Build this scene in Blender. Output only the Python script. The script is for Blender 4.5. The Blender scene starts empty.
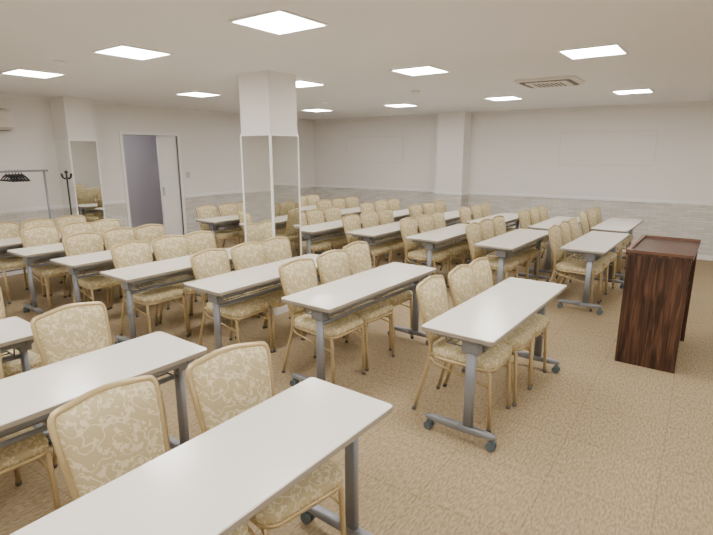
import bpy, bmesh, math, random
from mathutils import Vector, Matrix
random.seed(4)
S = bpy.context.scene
H = 2.48          # ceiling height
WX, WY = 9.8, 8.0 # far walls
BX, BY = -3.2, -2.6

# ------------------------------------------------------------------ materials
def mat(name, col, rough=0.6, metal=0.0, emis=None, estr=0.0, spec=0.5):
    m = bpy.data.materials.new(name); m.use_nodes = True
    b = m.node_tree.nodes['Principled BSDF']
    b.inputs['Base Color'].default_value = (*col, 1)
    b.inputs['Roughness'].default_value = rough
    b.inputs['Metallic'].default_value = metal
    b.inputs['Specular IOR Level'].default_value = spec
    if emis:
        b.inputs['Emission Color'].default_value = (*emis, 1)
        b.inputs['Emission Strength'].default_value = estr
    return m, m.node_tree, b

def node(nt, t, **kw):
    n = nt.nodes.new(t)
    for k, v in kw.items():
        if k in n.inputs: n.inputs[k].default_value = v
        else: setattr(n, k, v)
    return n

def ramp(nt, stops):
    r = nt.nodes.new('ShaderNodeValToRGB')
    while len(r.color_ramp.elements) < len(stops): r.color_ramp.elements.new(0.5)
    for e, (p, c) in zip(r.color_ramp.elements, stops):
        e.position = p; e.color = (*c, 1)
    return r

def bump(nt, b, src, strength, dist=0.01):
    bp = nt.nodes.new('ShaderNodeBump')
    bp.inputs['Strength'].default_value = strength
    bp.inputs['Distance'].default_value = dist
    nt.links.new(src, bp.inputs['Height']); nt.links.new(bp.outputs[0], b.inputs['Normal'])

# wall
M_wall, nt, b = mat('wall_paint', (0.84, 0.81, 0.775), 0.85)
tc = node(nt, 'ShaderNodeTexCoord'); nz = node(nt, 'ShaderNodeTexNoise', Scale=90.0)
nt.links.new(tc.outputs['Object'], nz.inputs['Vector']); bump(nt, b, nz.outputs[0], 0.15, 0.003)
M_ceil, nt, b = mat('ceiling_paint', (0.86, 0.85, 0.855), 0.9)
M_trim, _, _ = mat('white_trim', (0.88, 0.87, 0.85), 0.45)
M_line, _, _ = mat('panel_edge', (0.74, 0.72, 0.69), 0.6)
# wainscot (pale brick wallpaper)
M_wain, nt, b = mat('brick_wallpaper', (0.8, 0.78, 0.75), 0.8)
tc = node(nt, 'ShaderNodeTexCoord'); sp = node(nt, 'ShaderNodeSeparateXYZ'); ad = node(nt, 'ShaderNodeMath', operation='ADD')
cb = node(nt, 'ShaderNodeCombineXYZ'); br = node(nt, 'ShaderNodeTexBrick')
br.inputs['Color1'].default_value = (0.75, 0.72, 0.67, 1); br.inputs['Color2'].default_value = (0.61, 0.585, 0.54, 1)
br.inputs['Mortar'].default_value = (0.52, 0.495, 0.455, 1); br.inputs['Scale'].default_value = 1.0
br.inputs['Brick Width'].default_value = 0.20; br.inputs['Row Height'].default_value = 0.04
br.inputs['Mortar Size'].default_value = 0.004; br.inputs['Mortar Smooth'].default_value = 0.4
L = nt.links.new
L(tc.outputs['Object'], sp.inputs[0]); L(sp.outputs[0], ad.inputs[0]); L(sp.outputs[1], ad.inputs[1])
L(ad.outputs[0], cb.inputs[0]); L(sp.outputs[2], cb.inputs[1]); L(cb.outputs[0], br.inputs['Vector'])
L(br.outputs['Color'], b.inputs['Base Color'])
# carpet
M_carpet, nt, b = mat('carpet', (0.5, 0.36, 0.22), 0.95, spec=0.1)
L = nt.links.new
tc = node(nt, 'ShaderNodeTexCoord')
mp = node(nt, 'ShaderNodeMapping'); mp.inputs['Scale'].default_value = (18, 56, 1)
n1 = node(nt, 'ShaderNodeTexNoise', Scale=1.6, Detail=3.0)
L(tc.outputs['Object'], mp.inputs[0]); L(mp.outputs[0], n1.inputs['Vector'])
n3 = node(nt, 'ShaderNodeTexNoise', Scale=190.0, Detail=2.0); L(tc.outputs['Object'], n3.inputs['Vector'])
r1 = ramp(nt, [(0.36, (0.278, 0.208, 0.120)), (0.5, (0.342, 0.262, 0.158)), (0.64, (0.41, 0.322, 0.205))])
L(n1.outputs[0], r1.inputs[0])
br = node(nt, 'ShaderNodeTexBrick'); br.offset = 0.0
br.inputs['Color1'].default_value = (1, 1, 1, 1); br.inputs['Color2'].default_value = (0.94, 0.94, 0.94, 1)
br.inputs['Mortar'].default_value = (0.82, 0.80, 0.78, 1); br.inputs['Scale'].default_value = 1.0
br.inputs['Brick Width'].default_value = 0.5; br.inputs['Row Height'].default_value = 0.5; br.inputs['Mortar Size'].default_value = 0.004
L(tc.outputs['Object'], br.inputs['Vector'])
mx = node(nt, 'ShaderNodeMixRGB', blend_type='MULTIPLY'); mx.inputs[0].default_value = 1
L(r1.outputs[0], mx.inputs[1]); L(br.outputs[0], mx.inputs[2])
r3 = ramp(nt, [(0.3, (0.86, 0.86, 0.86)), (0.7, (1.08, 1.08, 1.08))]); L(n3.outputs[0], r3.inputs[0])
mx2 = node(nt, 'ShaderNodeMixRGB', blend_type='MULTIPLY'); mx2.inputs[0].default_value = 1
L(mx.outputs[0], mx2.inputs[1]); L(r3.outputs[0], mx2.inputs[2]); L(mx2.outputs[0], b.inputs['Base Color'])
bump(nt, b, n3.outputs[0], 0.3, 0.003)
# fabric: tone-on-tone vines and blossoms
def fabric():
    m, nt, b = mat('jacquard_fabric', (0.8, 0.7, 0.5), 0.7, spec=0.3)
    L = nt.links.new
    tc = node(nt, 'ShaderNodeTexCoord')
    nz = node(nt, 'ShaderNodeTexNoise', Scale=24.0, Detail=0.5)
    L(tc.outputs['Object'], nz.inputs['Vector'])
    s = node(nt, 'ShaderNodeMath', operation='SUBTRACT'); s.inputs[1].default_value = 0.5; L(nz.outputs[0], s.inputs[0])
    a = node(nt, 'ShaderNodeMath', operation='ABSOLUTE'); L(s.outputs[0], a.inputs[0])
    vine = ramp(nt, [(0.018, (1, 1, 1)), (0.034, (0, 0, 0))]); L(a.outputs[0], vine.inputs[0])
    nw = node(nt, 'ShaderNodeTexNoise', Scale=60.0, Detail=0.0); L(tc.outputs['Object'], nw.inputs['Vector'])
    ma = node(nt, 'ShaderNodeMixRGB', blend_type='ADD'); ma.inputs[0].default_value = 0.035
    L(tc.outputs['Object'], ma.inputs[1]); L(nw.outputs['Color'], ma.inputs[2])
    vo = node(nt, 'ShaderNodeTexVoronoi', Scale=30.0); L(ma.outputs[0], vo.inputs['Vector'])
    blob = ramp(nt, [(0.33, (1, 1, 1)), (0.39, (0, 0, 0))]); L(vo.outputs['Distance'], blob.inputs[0])
    mxx = node(nt, 'ShaderNodeMath', operation='MAXIMUM'); L(vine.outputs[0], mxx.inputs[0]); L(blob.outputs[0], mxx.inputs[1])
    mix = node(nt, 'ShaderNodeMixRGB'); L(mxx.outputs[0], mix.inputs[0])
    mix.inputs[1].default_value = (0.51, 0.42, 0.235, 1); mix.inputs[2].default_value = (0.70, 0.61, 0.395, 1)
    L(mix.outputs[0], b.inputs['Base Color'])
    return m
M_fab = fabric()
M_gold, _, _ = mat('champagne_gold_frame', (0.53, 0.41, 0.22), 0.35, 0.45)
M_rub, _, _ = mat('rubber_foot', (0.12, 0.11, 0.10), 0.7)
M_top, _, _ = mat('laminate_top', (0.80, 0.765, 0.69), 0.2)
M_edge, _, _ = mat('table_edge_band', (0.34, 0.30, 0.24), 0.5)
M_gray, _, _ = mat('gray_steel', (0.25, 0.26, 0.28), 0.4, 0.3)
M_cast, _, _ = mat('caster_plastic', (0.09, 0.12, 0.13), 0.5)
M_mir, _, _ = mat('mirror_glass', (0.86, 0.88, 0.86), 0.03, 1.0)
M_alu, _, _ = mat('aluminium', (0.6, 0.6, 0.58), 0.35, 0.6)
M_black, _, _ = mat('black_plastic', (0.015, 0.015, 0.018), 0.5)
M_corr, _, _ = mat('corridor_wall', (0.52, 0.50, 0.53), 0.8)
M_lamp, _, _ = mat('led_panel', (0.9, 0.9, 0.9), 0.5, emis=(1.0, 0.967, 0.93), estr=47.0)
M_corr_fill, _, _ = mat('corridor_fill', (0.9, 0.9, 0.9), 0.5, emis=(1.0, 0.97, 0.97), estr=34.0)  # emission for the added, unseen corridor fill
M_ac, _, _ = mat('appliance_white', (0.72, 0.68, 0.60), 0.4)
M_dark, _, _ = mat('dark_grille', (0.12, 0.10, 0.085), 0.6)
# wood
M_wood, nt, b = mat('rosewood', (0.1, 0.03, 0.02), 0.3)
L = nt.links.new
tc = node(nt, 'ShaderNodeTexCoord'); mp = node(nt, 'ShaderNodeMapping'); mp.inputs['Scale'].default_value = (20, 20, 1.3)
nz = node(nt, 'ShaderNodeTexNoise', Scale=1.8, Detail=6.0, Distortion=1.2)
L(tc.outputs['Object'], mp.inputs[0]); L(mp.outputs[0], nz.inputs['Vector'])
r = ramp(nt, [(0.36, (0.020, 0.009, 0.006)), (0.5, (0.058, 0.025, 0.015)), (0.66, (0.13, 0.062, 0.037))])
L(nz.outputs[0], r.inputs[0]); L(r.outputs[0], b.inputs['Base Color'])
M_woodedge, _, _ = mat('rosewood_edge', (0.15, 0.075, 0.045), 0.3)

# ------------------------------------------------------------------ geometry helpers
def box(bm, x0, x1, y0, y1, z0, z1, mi=0):
    v = [bm.verts.new(p) for p in ((x0,y0,z0),(x1,y0,z0),(x1,y1,z0),(x0,y1,z0),(x0,y0,z1),(x1,y0,z1),(x1,y1,z1),(x0,y1,z1))]
    for f in ((0,3,2,1),(4,5,6,7),(0,1,5,4),(1,2,6,5),(2,3,7,6),(3,0,4,7)):
        fa = bm.faces.new([v[i] for i in f]); fa.material_index = mi

def tube(bm, pts, r, mi=0, seg=8, closed=False, rs=None):
    pts = [Vector(p) for p in pts]; n = len(pts); rings = []; nrm = None
    for i, p in enumerate(pts):
        a = pts[(i-1) % n] if (closed or i > 0) else p
        c = pts[(i+1) % n] if (closed or i < n-1) else p
        t = (c - a).normalized()
        if nrm is None:
            nrm = t.orthogonal().normalized()
        nrm = (nrm - t*nrm.dot(t)).normalized()
        bn = t.cross(nrm); rr = rs[i] if rs else r
        rings.append([bm.verts.new(p + (nrm*math.cos(2*math.pi*(k+.5)/seg) + bn*math.sin(2*math.pi*(k+.5)/seg))*rr) for k in range(seg)])
    m = n if closed else n-1
    for i in range(m):
        A, B = rings[i], rings[(i+1) % n]
        for k in range(seg):
            f = bm.faces.new((A[k], A[(k+1) % seg], B[(k+1) % seg], B[k])); f.material_index = mi; f.smooth = seg > 4
    if not closed:
        for R in (rings[0][::-1], rings[-1]):
            f = bm.faces.new(R); f.material_index = mi

def loft(bm, rings, mi=0, smooth=True, cap0=True, cap1=True, mis=None):
    R = [[bm.verts.new(p) for p in r] for r in rings]
    n = len(R[0])
    for i in range(len(R)-1):
        for k in range(n):
            f = bm.faces.new((R[i][k], R[i][(k+1) % n], R[i+1][(k+1) % n], R[i+1][k]))
            f.material_index = mis[i] if mis else mi; f.smooth = smooth
    if cap0: f = bm.faces.new(R[0][::-1]); f.material_index = mi
    if cap1: f = bm.faces.new(R[-1]); f.material_index = mi; f.smooth = smooth

def rrect(w, d, r, n=5):
    out = []
    for cx, cy, a0 in ((w/2-r, d/2-r, 0), (-w/2+r, d/2-r, 90), (-w/2+r, -d/2+r, 180), (w/2-r, -d/2+r, 270)):
        for k in range(n+1):
            a = math.radians(a0 + 90*k/n); out.append((cx + r*math.cos(a), cy + r*math.sin(a)))
    return out

def mesh_from(bm, name, mats):
    bmesh.ops.recalc_face_normals(bm, faces=bm.faces)
    me = bpy.data.meshes.new(name); bm.to_mesh(me); bm.free()
    for m in mats: me.materials.append(m)
    return me

def obj(name, me, loc=(0,0,0), rz=0.0):
    o = bpy.data.objects.new(name, me); S.collection.objects.link(o)
    o.location = loc; o.rotation_euler = (0, 0, rz); return o

def boxobj(name, dims, mats):
    bm = bmesh.new()
    for d in dims: box(bm, *d)
    return obj(name, mesh_from(bm, name, mats))

# ------------------------------------------------------------------ room shell
T = 0.15
boxobj('floor', [(BX-T, WX+T, BY-T, WY+2.0, -0.1, 0, 0)], [M_carpet])
boxobj('ceiling', [(BX-T, WX+T, BY-T, WY+2.0, H, H+0.1, 0)], [M_ceil])
RZ = 0.9
DX0, DX1, DH = 4.82, 5.88, 2.0
boxobj('wall_right', [(WX, WX+T, BY-T, WY+T, RZ, H, 0), (WX, WX+T, BY-T, WY+T, 0, RZ, 1)], [M_wall, M_wain])
boxobj('wall_back', [(BX-T, DX0, WY, WY+T, RZ, H, 0), (BX-T, DX0, WY, WY+T, 0, RZ, 1),
                     (DX1, WX, WY, WY+T, RZ, H, 0), (DX1, WX, WY, WY+T, 0, RZ, 1), (DX0, DX1, WY, WY+T, DH, H, 0)], [M_wall, M_wain])
boxobj('wall_left', [(BX-T, BX, BY-T, WY+T, 0, H, 0)], [M_wall])
boxobj('wall_front', [(BX, WX, BY-T, BY, 0, H, 0)], [M_wall])
boxobj('wall_corridor', [(DX0-0.6, DX1+0.6, WY+1.5, WY+1.6, 0, H, 0), (DX0-0.7, DX0-0.6, WY+T, WY+1.6, 0, H, 0), (DX1+0.6, DX1+0.7, WY+T, WY+1.6, 0, H, 0)], [M_corr])
boxobj('corridor_fill_panel', [(4.5, 5.2, WY+0.7, WY+0.9, H-0.02, H, 0)], [M_corr_fill])  # unseen glowing panel, added to brighten the corridor behind the door
# trims
def rail(name, z0, z1, t):
    boxobj(name+'_right', [(WX-t, WX, BY, WY, z0, z1, 0)], [M_trim])
    boxobj(name+'_back', [(BX, DX0-0.06, WY-t, WY, z0, z1, 0), (DX1+0.06, WX-t, WY-t, WY, z0, z1, 0)], [M_trim])
rail('trim_chair_rail', RZ-0.02, RZ+0.03, 0.02)
rail('baseboard', 0.0, 0.08, 0.012)
rail('trim_crown', H-0.035, H, 0.03)
boxobj('door_frame', [(DX0-0.05, DX0, WY-0.02, WY+T, 0, DH+0.05, 0), (DX1, DX1+0.05, WY-0.02, WY+T, 0, DH+0.05, 0), (DX0, DX1, WY-0.02, WY+T, DH, DH+0.05, 0),
                     ], [M_trim])
bm = bmesh.new()
box(bm, 5.5, DX1, WY+0.03, WY+0.07, 0.01, DH, 0)
box(bm, 5.56, DX1-0.06, WY+0.024, WY+0.03, 0.15, 0.95, 1); box(bm, 5.56, DX1-0.06, WY+0.024, WY+0.03, 1.05, 1.9, 1)
box(bm, 5.52, 5.54, WY-0.005, WY+0.03, 0.95, 1.1, 2)
obj('door_1', mesh_from(bm, 'door', [M_trim, M_trim, M_alu]))
boxobj('light_switch', [(6.02, 6.10, WY-0.012, WY, 1.24, 1.36, 0), (6.045, 6.075, WY-0.018, WY-0.012, 1.27, 1.33, 0)], [M_alu])
# flush wall panels
def wpanel(y0, y1):
    z0, z1 = 1.50, 2.05; w = 0.012
    boxobj('wall_panel', [(WX-0.012, WX, y0, y1, z0, z1, 0), (WX-0.016, WX, y0-w, y0, z0-w, z1+w, 1), (WX-0.016, WX, y1, y1+w, z0-w, z1+w, 1),
                      (WX-0.016, WX, y0, y1, z0-w, z0, 1), (WX-0.016, WX, y0, y1, z1, z1+w, 1)], [M_wall, M_line])
wpanel(0.74, 2.24); wpanel(5.5, 7.0)

# columns
def column(x0, x1, y0, y1, sides):
    bm = bmesh.new()
    box(bm, x0, x1, y0, y1, 0, H, 0)
    e = 0.008; z0, z1 = 0.08, 1.87
    if 'x-' in sides: box(bm, x0-e, x0, y0+0.006, y1-0.006, z0, z1, 1)
    if 'x+' in sides: box(bm, x1, x1+e, y0+0.006, y1-0.006, z0, z1, 1)
    if 'y-' in sides: box(bm, x0+0.006, x1-0.006, y0-e, y0, z0, z1, 1)
    if 'y+' in sides: box(bm, x0+0.006, x1-0.006, y1, y1+e, z0, z1, 1)
    g = 0.010
    for cx, cy in ((x0, y0), (x1, y0), (x0, y1), (x1, y1)):
        if 'y+' not in sides and cy == y1: continue
        box(bm, cx-g, cx+g, cy-g, cy+g, 0.0, z1+0.01, 2)
    t1 = y1+g if 'y+' in sides else y1
    box(bm, x0-g-.002, x1+g+.002, y0-g-.002, t1, z1, z1+0.015, 2)
    box(bm, x0-g-.002, x1+g+.002, y0-g-.002, t1, 0, 0.08, 2)
    obj('mirrored_column', mesh_from(bm, 'mirrored_column', [M_wall, M_mir, M_trim]))
column(3.74, 4.15, 3.61, 4.02, ('x-', 'x+', 'y-', 'y+'))
column(3.76, 4.16, 7.60, WY, ('x-', 'x+', 'y-'))
bm = bmesh.new()
box(bm, 9.44, WX, 3.96, 4.52, 0, H, 0)
box(bm, 9.42, WX, 3.94, 4.54, RZ-0.02, RZ+0.03, 1); box(bm, 9.428, WX, 3.948, 4.532, 0, 0.08, 1)
box(bm, 9.436, WX, 3.956, 4.524, 0.08, RZ-0.02, 2)
obj('wall_pilaster', mesh_from(bm, 'wall_pilaster', [M_wall, M_trim, M_wain]))

# ------------------------------------------------------------------ ceiling lights
bm = bmesh.new(); a = 0.20; w = 0.015
box(bm, -a, a, -a, a, -0.008, 0, 0)
box(bm, -a-w, -a, -a-w, a+w, -0.012, 0, 1); box(bm, a, a+w, -a-w, a+w, -0.012, 0, 1)
box(bm, -a, a, -a-w, -a, -0.012, 0, 1); box(bm, -a, a, a, a+w, -0.012, 0, 1)
lm = mesh_from(bm, 'ceiling_light', [M_lamp, M_trim])
LP = [(2.46,2.26),(4.58,2.40),(7.51,2.56),(4.52,.85),(2.49,3.86),(2.54,5.67),(4.66,5.80),(7.63,.91),(7.62,4.34),(7.59,6.10),(4.64,3.98),
      (2.45,.75),(4.5,-1.0),(7.6,-1.0),(2.45,-1.0),(0.3,-1.0),(0.3,.75),(0.3,2.3),(0.3,3.9),(0.3,5.7),(-1.9,.75),(-1.9,2.3),(-1.9,4.6),(-1.9,-1.0)]  # unseen panels added out of view, continuing the grid for light from behind
for x, y in LP: obj('ceiling_light', lm, (x, y, H), -0.03)

# ceiling AC cassette
bm = bmesh.new()
loft(bm, [[(x, y, z) for x, y in rrect(s, s, 0.09)] for s, z in ((0.64, 0), (0.64, -0.015), (0.60, -0.03))], 0, False)
loft(bm, [[(x, y, z) for x, y in rrect(s, s, 0.05)] for s, z in ((0.54, -0.029), (0.54, -0.034))], 1, False)
loft(bm, [[(x, y, z) for x, y in rrect(s, s, 0.04)] for s, z in ((0.44, -0.033), (0.42, -0.042))], 0, False)
for i in range(7): box(bm, -0.15, 0.15, -0.15+i*0.045, -0.135+i*0.045, -0.046, -0.041, 1)
obj('ceiling_air_conditioner', mesh_from(bm, 'cassette', [M_ac, M_dark]), (6.06, 1.56, H))
# wall AC
bm = bmesh.new()
prof = [(0, 2.0), (-0.16, 2.0), (-0.2, 2.04), (-0.21, 2.12), (-0.19, 2.24), (-0.16, 2.27), (0, 2.27)]
loft(bm, [[(x, WY+y, z) for y, z in prof] for x in (2.36, 3.16)], 0, False)
box(bm, 2.42, 3.12, WY-0.185, WY-0.05, 1.993, 2.0, 1)
for k in range(4): box(bm, 2.42, 3.12, WY-0.15+k*0.03, WY-0.14+k*0.03, 2.27, 2.276, 1)
obj('wall_air_conditioner', mesh_from(bm, 'wall_ac', [M_ac, M_dark]))
# small ceiling detectors
bm = bmesh.new()
loft(bm, [[(r*math.cos(k*math.pi/10), r*math.sin(k*math.pi/10), z) for k in range(20)] for r, z in ((0.05, 0), (0.05, -0.015), (0.035, -0.03), (0.012, -0.04))], 0)
dm = mesh_from(bm, 'smoke_detector', [M_trim])
for x, y in ((2.35, 4.75), (6.4, 5.0), (6.0, 3.2)): obj('smoke_detector', dm, (x, y, H))

# ------------------------------------------------------------------ table
bm = bmesh.new()
TW, TD, TH = 1.5, 0.45, 0.70
loft(bm, [[(x, y, z) for x, y in rrect(TW-i, TD-i, 0.02, 3)] for i, z in ((0.004, TH-0.028), (0, TH-0.025), (0, TH-0.004), (0.006, TH))], 0, False, mis=[1, 1, 0])
for y in (-0.17, 0.14): box(bm, -0.68, 0.68, y-0.015, y+0.015, TH-0.065, TH-0.028, 2)
for i in range(6):
    y = -0.12 + i*0.048
    tube(bm, [(-0.60, y, 0.575), (0.60, y, 0.575)], 0.004, 2, 6)
for x in (-0.6, 0, 0.6):
    tube(bm, [(x, -0.14, 0.64), (x, -0.125, 0.572), (x, 0.12, 0.572), (x, 0.14, 0.64)], 0.005, 2, 6)
LYO = -0.07
for sx in (-1, 1):
    x = 0.665*sx
    box(bm, x-0.02, x+0.02, -0.19, 0.17, TH-0.06, TH-0.028, 2)      # top bracket
    box(bm, x-0.03, x+0.03, LYO-0.05, LYO+0.05, TH-0.12, TH-0.05, 2)
    loft(bm, [[(x+px, LYO+py, z) for px, py in rrect(0.034, 0.06, 0.012, 3)] for z in (0.085, TH-0.1)], 2, True)
    for sy in (-1, 1):
        loft(bm, [[(x+px*s, sy*yy-0.015, 0.085+pz*h) for px, pz in rrect(0.045, 0.04, 0.01, 2)] for yy, s, h in ((0, 1, 1.2), (0.16, 1, 0.9), (0.225, 0.8, 0.6))], 2, True)
        yy = sy*0.205-0.015
        tube(bm, [(x, yy, 0.075), (x, yy, 0.05)], 0.009, 3, 8)
        for o in (-0.017, 0.017): tube(bm, [(x+o-0.008, yy, 0.027), (x+o+0.008, yy, 0.027)], 0.027, 3, 14)
        tube(bm, [(x-0.012, yy, 0.045), (x+0.012, yy, 0.045)], 0.018, 3, 10)
tube(bm, [(-0.65, LYO, 0.54), (0.65, LYO, 0.54)], 0.013, 2, 8)
tm = mesh_from(bm, 'folding_table', [M_top, M_edge, M_gray, M_cast])

# ------------------------------------------------------------------ chair (faces -Y)
bm = bmesh.new()
def yb(z): return 0.155 + max(0, z-0.45)*0.25
half = [(0.158, 0.49), (0.167, 0.56), (0.176, 0.65), (0.183, 0.73), (0.187, 0.79), (0.188, 0.822), (0.184, 0.842), (0.174, 0.855), (0.155, 0.861), (0.128, 0.865), (0.095, 0.871), (0.05, 0.878), (0.0, 0.881)]
up = half; dn = [(-x, z) for x, z in half[:-1]][::-1]
out = up + dn
pts = [(0.185, 0.255, 0.0), (0.176, 0.215, 0.16), (0.165, 0.175, 0.32), (0.158, 0.157, 0.42)] + [(x, yb(z), z) for x, z in up]
pts = pts + [(-x, y, z) for x, y, z in pts[:-1]][::-1]
tube(bm, pts, 0.0125, 1, 8)
tube(bm, [(-0.158, yb(.49), 0.49), (0.158, yb(.49), 0.49)], 0.010, 1, 8)
cz = 0.69
def ring(s, off):
    return [(x*s, yb(cz+(z-cz)*s)+off, cz+(z-cz)*s) for x, z in out]
rings = [ring(0.25, 0.026), ring(0.6, 0.024), ring(0.85, 0.019), ring(0.955, 0.008), ring(0.965, 0), ring(0.955, -0.010), ring(0.86, -0.026), ring(0.6, -0.034), ring(0.25, -0.036)]
loft(bm, rings, 0)
def seat_out(s, z):
    o = []
    for x, y in rrect(0.41, 0.45, 0.075, 5):
        k = 1 - 0.14*(y+0.225)/0.45
        o.append((x*k*s, (y*s)-0.06, z))
    return o
loft(bm, [seat_out(0.9, 0.412), seat_out(0.985, 0.418), seat_out(1.0, 0.438), seat_out(0.975, 0.459), seat_out(0.9, 0.471), seat_out(0.6, 0.480), seat_out(0.2, 0.482)], 0)
tube(bm, seat_out(0.95, 0.406), 0.011, 1, 8, closed=True)
for sx in (-1, 1):
    tube(bm, [(sx*0.178, -0.235, 0.405), (sx*0.181, -0.252, 0.38), (sx*0.183, -0.262, 0.2), (sx*0.185, -0.27, 0.0)], 0.0125, 1, 8)
    tube(bm, [(sx*0.181, -0.245, 0.30), (sx*0.168, 0.12, 0.36), (sx*0.164, 0.16, 0.40)], 0.007, 1, 6)
    tube(bm, [(sx*0.178, -0.18, 0.405), (sx*0.160, 0.155, 0.42)], 0.011, 1, 6)
    tube(bm, [(sx*0.185, -0.27, 0.0), (sx*0.185, -0.27, 0.025)], 0.015, 2, 8)
    tube(bm, [(sx*0.185, 0.255, 0.0), (sx*0.184, 0.25, 0.025)], 0.015, 2, 8)
cm = mesh_from(bm, 'banquet_chair', [M_fab, M_gold, M_rub])

# ------------------------------------------------------------------ layout
YAW = -math.radians(2.2)
def place(cx, cy, off=0.17, xs=(-0.40, 0.03, 0.43), yaw=YAW):
    obj('folding_table', tm, (cx, cy, 0), yaw)
    for x in xs:
        o2, r2 = off, random.uniform(-0.04, 0.04)
        if isinstance(x, tuple):
            if len(x) > 2: r2 = math.radians(x[2])
            x, o2 = x[0], x[1]
        jx = x + random.uniform(-0.004, 0.004); jy = o2 + random.uniform(-0.012, 0.012)
        X = cx + jx*math.cos(yaw) - jy*math.sin(yaw); Y = cy + jx*math.sin(yaw) + jy*math.cos(yaw)
        obj('banquet_chair', cm, (X, Y, 0), yaw + r2)
# block 1
place(0.88, 1.18, 0.29, ((-0.64, 0.29), (-0.05, 0.235, 0), (0.41, 0.17, -9)))
place(0.85, 2.29, 0.24, ((-0.62, 0.28), -0.16, (0.40, 0.24)))
place(0.50, 3.27, 0.25, (-0.42, 0.07, (0.60, 0.28)))
place(0.20, 4.2, 0.22)
# block 2
place(3.28, 1.03, 0.13, (-0.32, 0.11, 0.43))
place(3.24, 2.12, 0.18, (-0.37, 0.07, (0.53, 0.265)))
place(3.10, 3.03, 0.16, (-0.33, 0.08, 0.43))
place(2.94, 3.95, 0.18, (-0.34, 0.08, 0.43))
place(2.95, 4.86, 0.18, (-0.34, 0.08, 0.43))
place(2.92, 5.73, 0.18, (-0.34, 0.08, 0.43))
place(2.87, 6.56, 0.13, (-0.38, 0.04, 0.43))
# block 3/4
for s, v in ((5.65, 0.75), (5.32, 1.6), (5.30, 2.47), (5.2, 3.3), (5.0, 4.12), (4.95, 5.03), (4.9, 5.93)):
    place(s+0.75, v+0.2, 0.16)
for s, v in ((7.35, 0.75), (7.02, 1.5), (7.0, 2.4), (6.9, 3.22), (6.72, 4.05), (6.67, 4.95), (6.62, 5.85)):
    place(s+0.77, v+0.2, 0.16)

# ------------------------------------------------------------------ lectern
bm = bmesh.new()
LX, LY, LH = 0.89, 0.43, 0.93
box(bm, 0, 0.025, 0, LY, 0, LH-0.02, 0)
box(bm, LX-0.025, LX, 0, LY, 0, LH-0.02, 0)
box(bm, 0.025, LX-0.025, LY-0.025, LY, 0, LH-0.02, 0)
box(bm, 0.025, LX-0.025, 0.03, LY-0.025, 0.55, 0.57, 0)
box(bm, 0.025, LX-0.025, 0.03, LY-0.025, 0.04, 0.06, 0)
box(bm, 0.025, LX-0.025, 0.02, 0.04, 0.80, LH-0.02, 0)
box(bm, -0.012, LX+0.012, -0.01, LY+0.012, LH-0.02, LH, 0)
for d in ((-0.012, 0.012, -0.01, LY+0.012), (LX-0.012, LX+0.012, -0.01, LY+0.012), (0.012, LX-0.012, LY-0.012, LY+0.012)):
    box(bm, *d, LH, LH+0.022, 1)
obj('lectern', mesh_from(bm, 'lectern', [M_wood, M_woodedge]), (4.44, 0.005, 0), YAW)

# ------------------------------------------------------------------ coat rack with hangers
bm = bmesh.new()
for x in (0, 0.95):
    tube(bm, [(x, 0, 0.08), (x, 0, 1.47)], 0.014, 0, 10)
    tube(bm, [(x, -0.18, 0.07), (x, 0.18, 0.07)], 0.014, 0, 10)
    for y in (-0.17, 0.17): tube(bm, [(x-0.01, y, 0.03), (x+0.01, y, 0.03)], 0.03, 1, 12)
tube(bm, [(-0.05, 0, 1.47), (1.0, 0, 1.47)], 0.013, 0, 10)
tube(bm, [(0, 0, 0.2), (0.95, 0, 0.2)], 0.01, 0, 8)
for i in range(6):
    x = 0.50 + i*0.035
    tube(bm, [(x, 0.0, 1.49), (x, 0.02, 1.475), (x, 0.0, 1.45), (x, 0, 1.43)], 0.004, 1, 6)
    tube(bm, [(x, 0, 1.43), (x, 0.10, 1.40), (x, 0.2, 1.355), (x, 0.0, 1.355), (x, -0.2, 1.355), (x, -0.10, 1.40)], 0.012, 1, 6, closed=True)
obj('coat_rack', mesh_from(bm, 'coat_rack', [M_gray, M_black]), (2.30, 7.32, 0))

# coat stand (slim black pole with hooks)
bm = bmesh.new()
loft(bm, [[(r*math.cos(k*math.pi/12), r*math.sin(k*math.pi/12), z) for k in range(24)] for r, z in ((0.14, 0), (0.14, 0.012), (0.12, 0.02), (0.02, 0.03))], 0)
tube(bm, [(0, 0, 0.02), (0, 0, 0.8), (0, 0, 1.43)], 0.012, 0, 10)
for k in range(4):
    c, s_ = math.cos(k*math.pi/2+.4), math.sin(k*math.pi/2+.4)
    tube(bm, [(0, 0, 1.36), (c*.04, s_*.04, 1.35), (c*.07, s_*.07, 1.37), (c*.085, s_*.085, 1.42)], 0.011, 0, 8)
loft(bm, [[(r*math.cos(k*math.pi/6), r*math.sin(k*math.pi/6), z) for k in range(12)] for r, z in ((0.012, 1.42), (0.022, 1.435), (0.022, 1.45), (0.01, 1.465))], 0)
obj('coat_stand', mesh_from(bm, 'coat_stand', [M_black]), (3.55, 7.35, 0))

# ------------------------------------------------------------------ world + camera
w = bpy.data.worlds.new('World'); S.world = w; w.use_nodes = True
w.node_tree.nodes['Background'].inputs[0].default_value = (0.8, 0.8, 0.85, 1)
w.node_tree.nodes['Background'].inputs[1].default_value = 0.3
cd = bpy.data.cameras.new('Camera'); cam = bpy.data.objects.new('Camera', cd); S.collection.objects.link(cam)
cd.sensor_width = 36; cd.lens = 500/713*36; cd.clip_start = 0.05
cam.location = (0, 0, 1.70)
cam.rotation_euler = (math.radians(90-12.9), 0, math.radians(34.5-90))
S.camera = cam
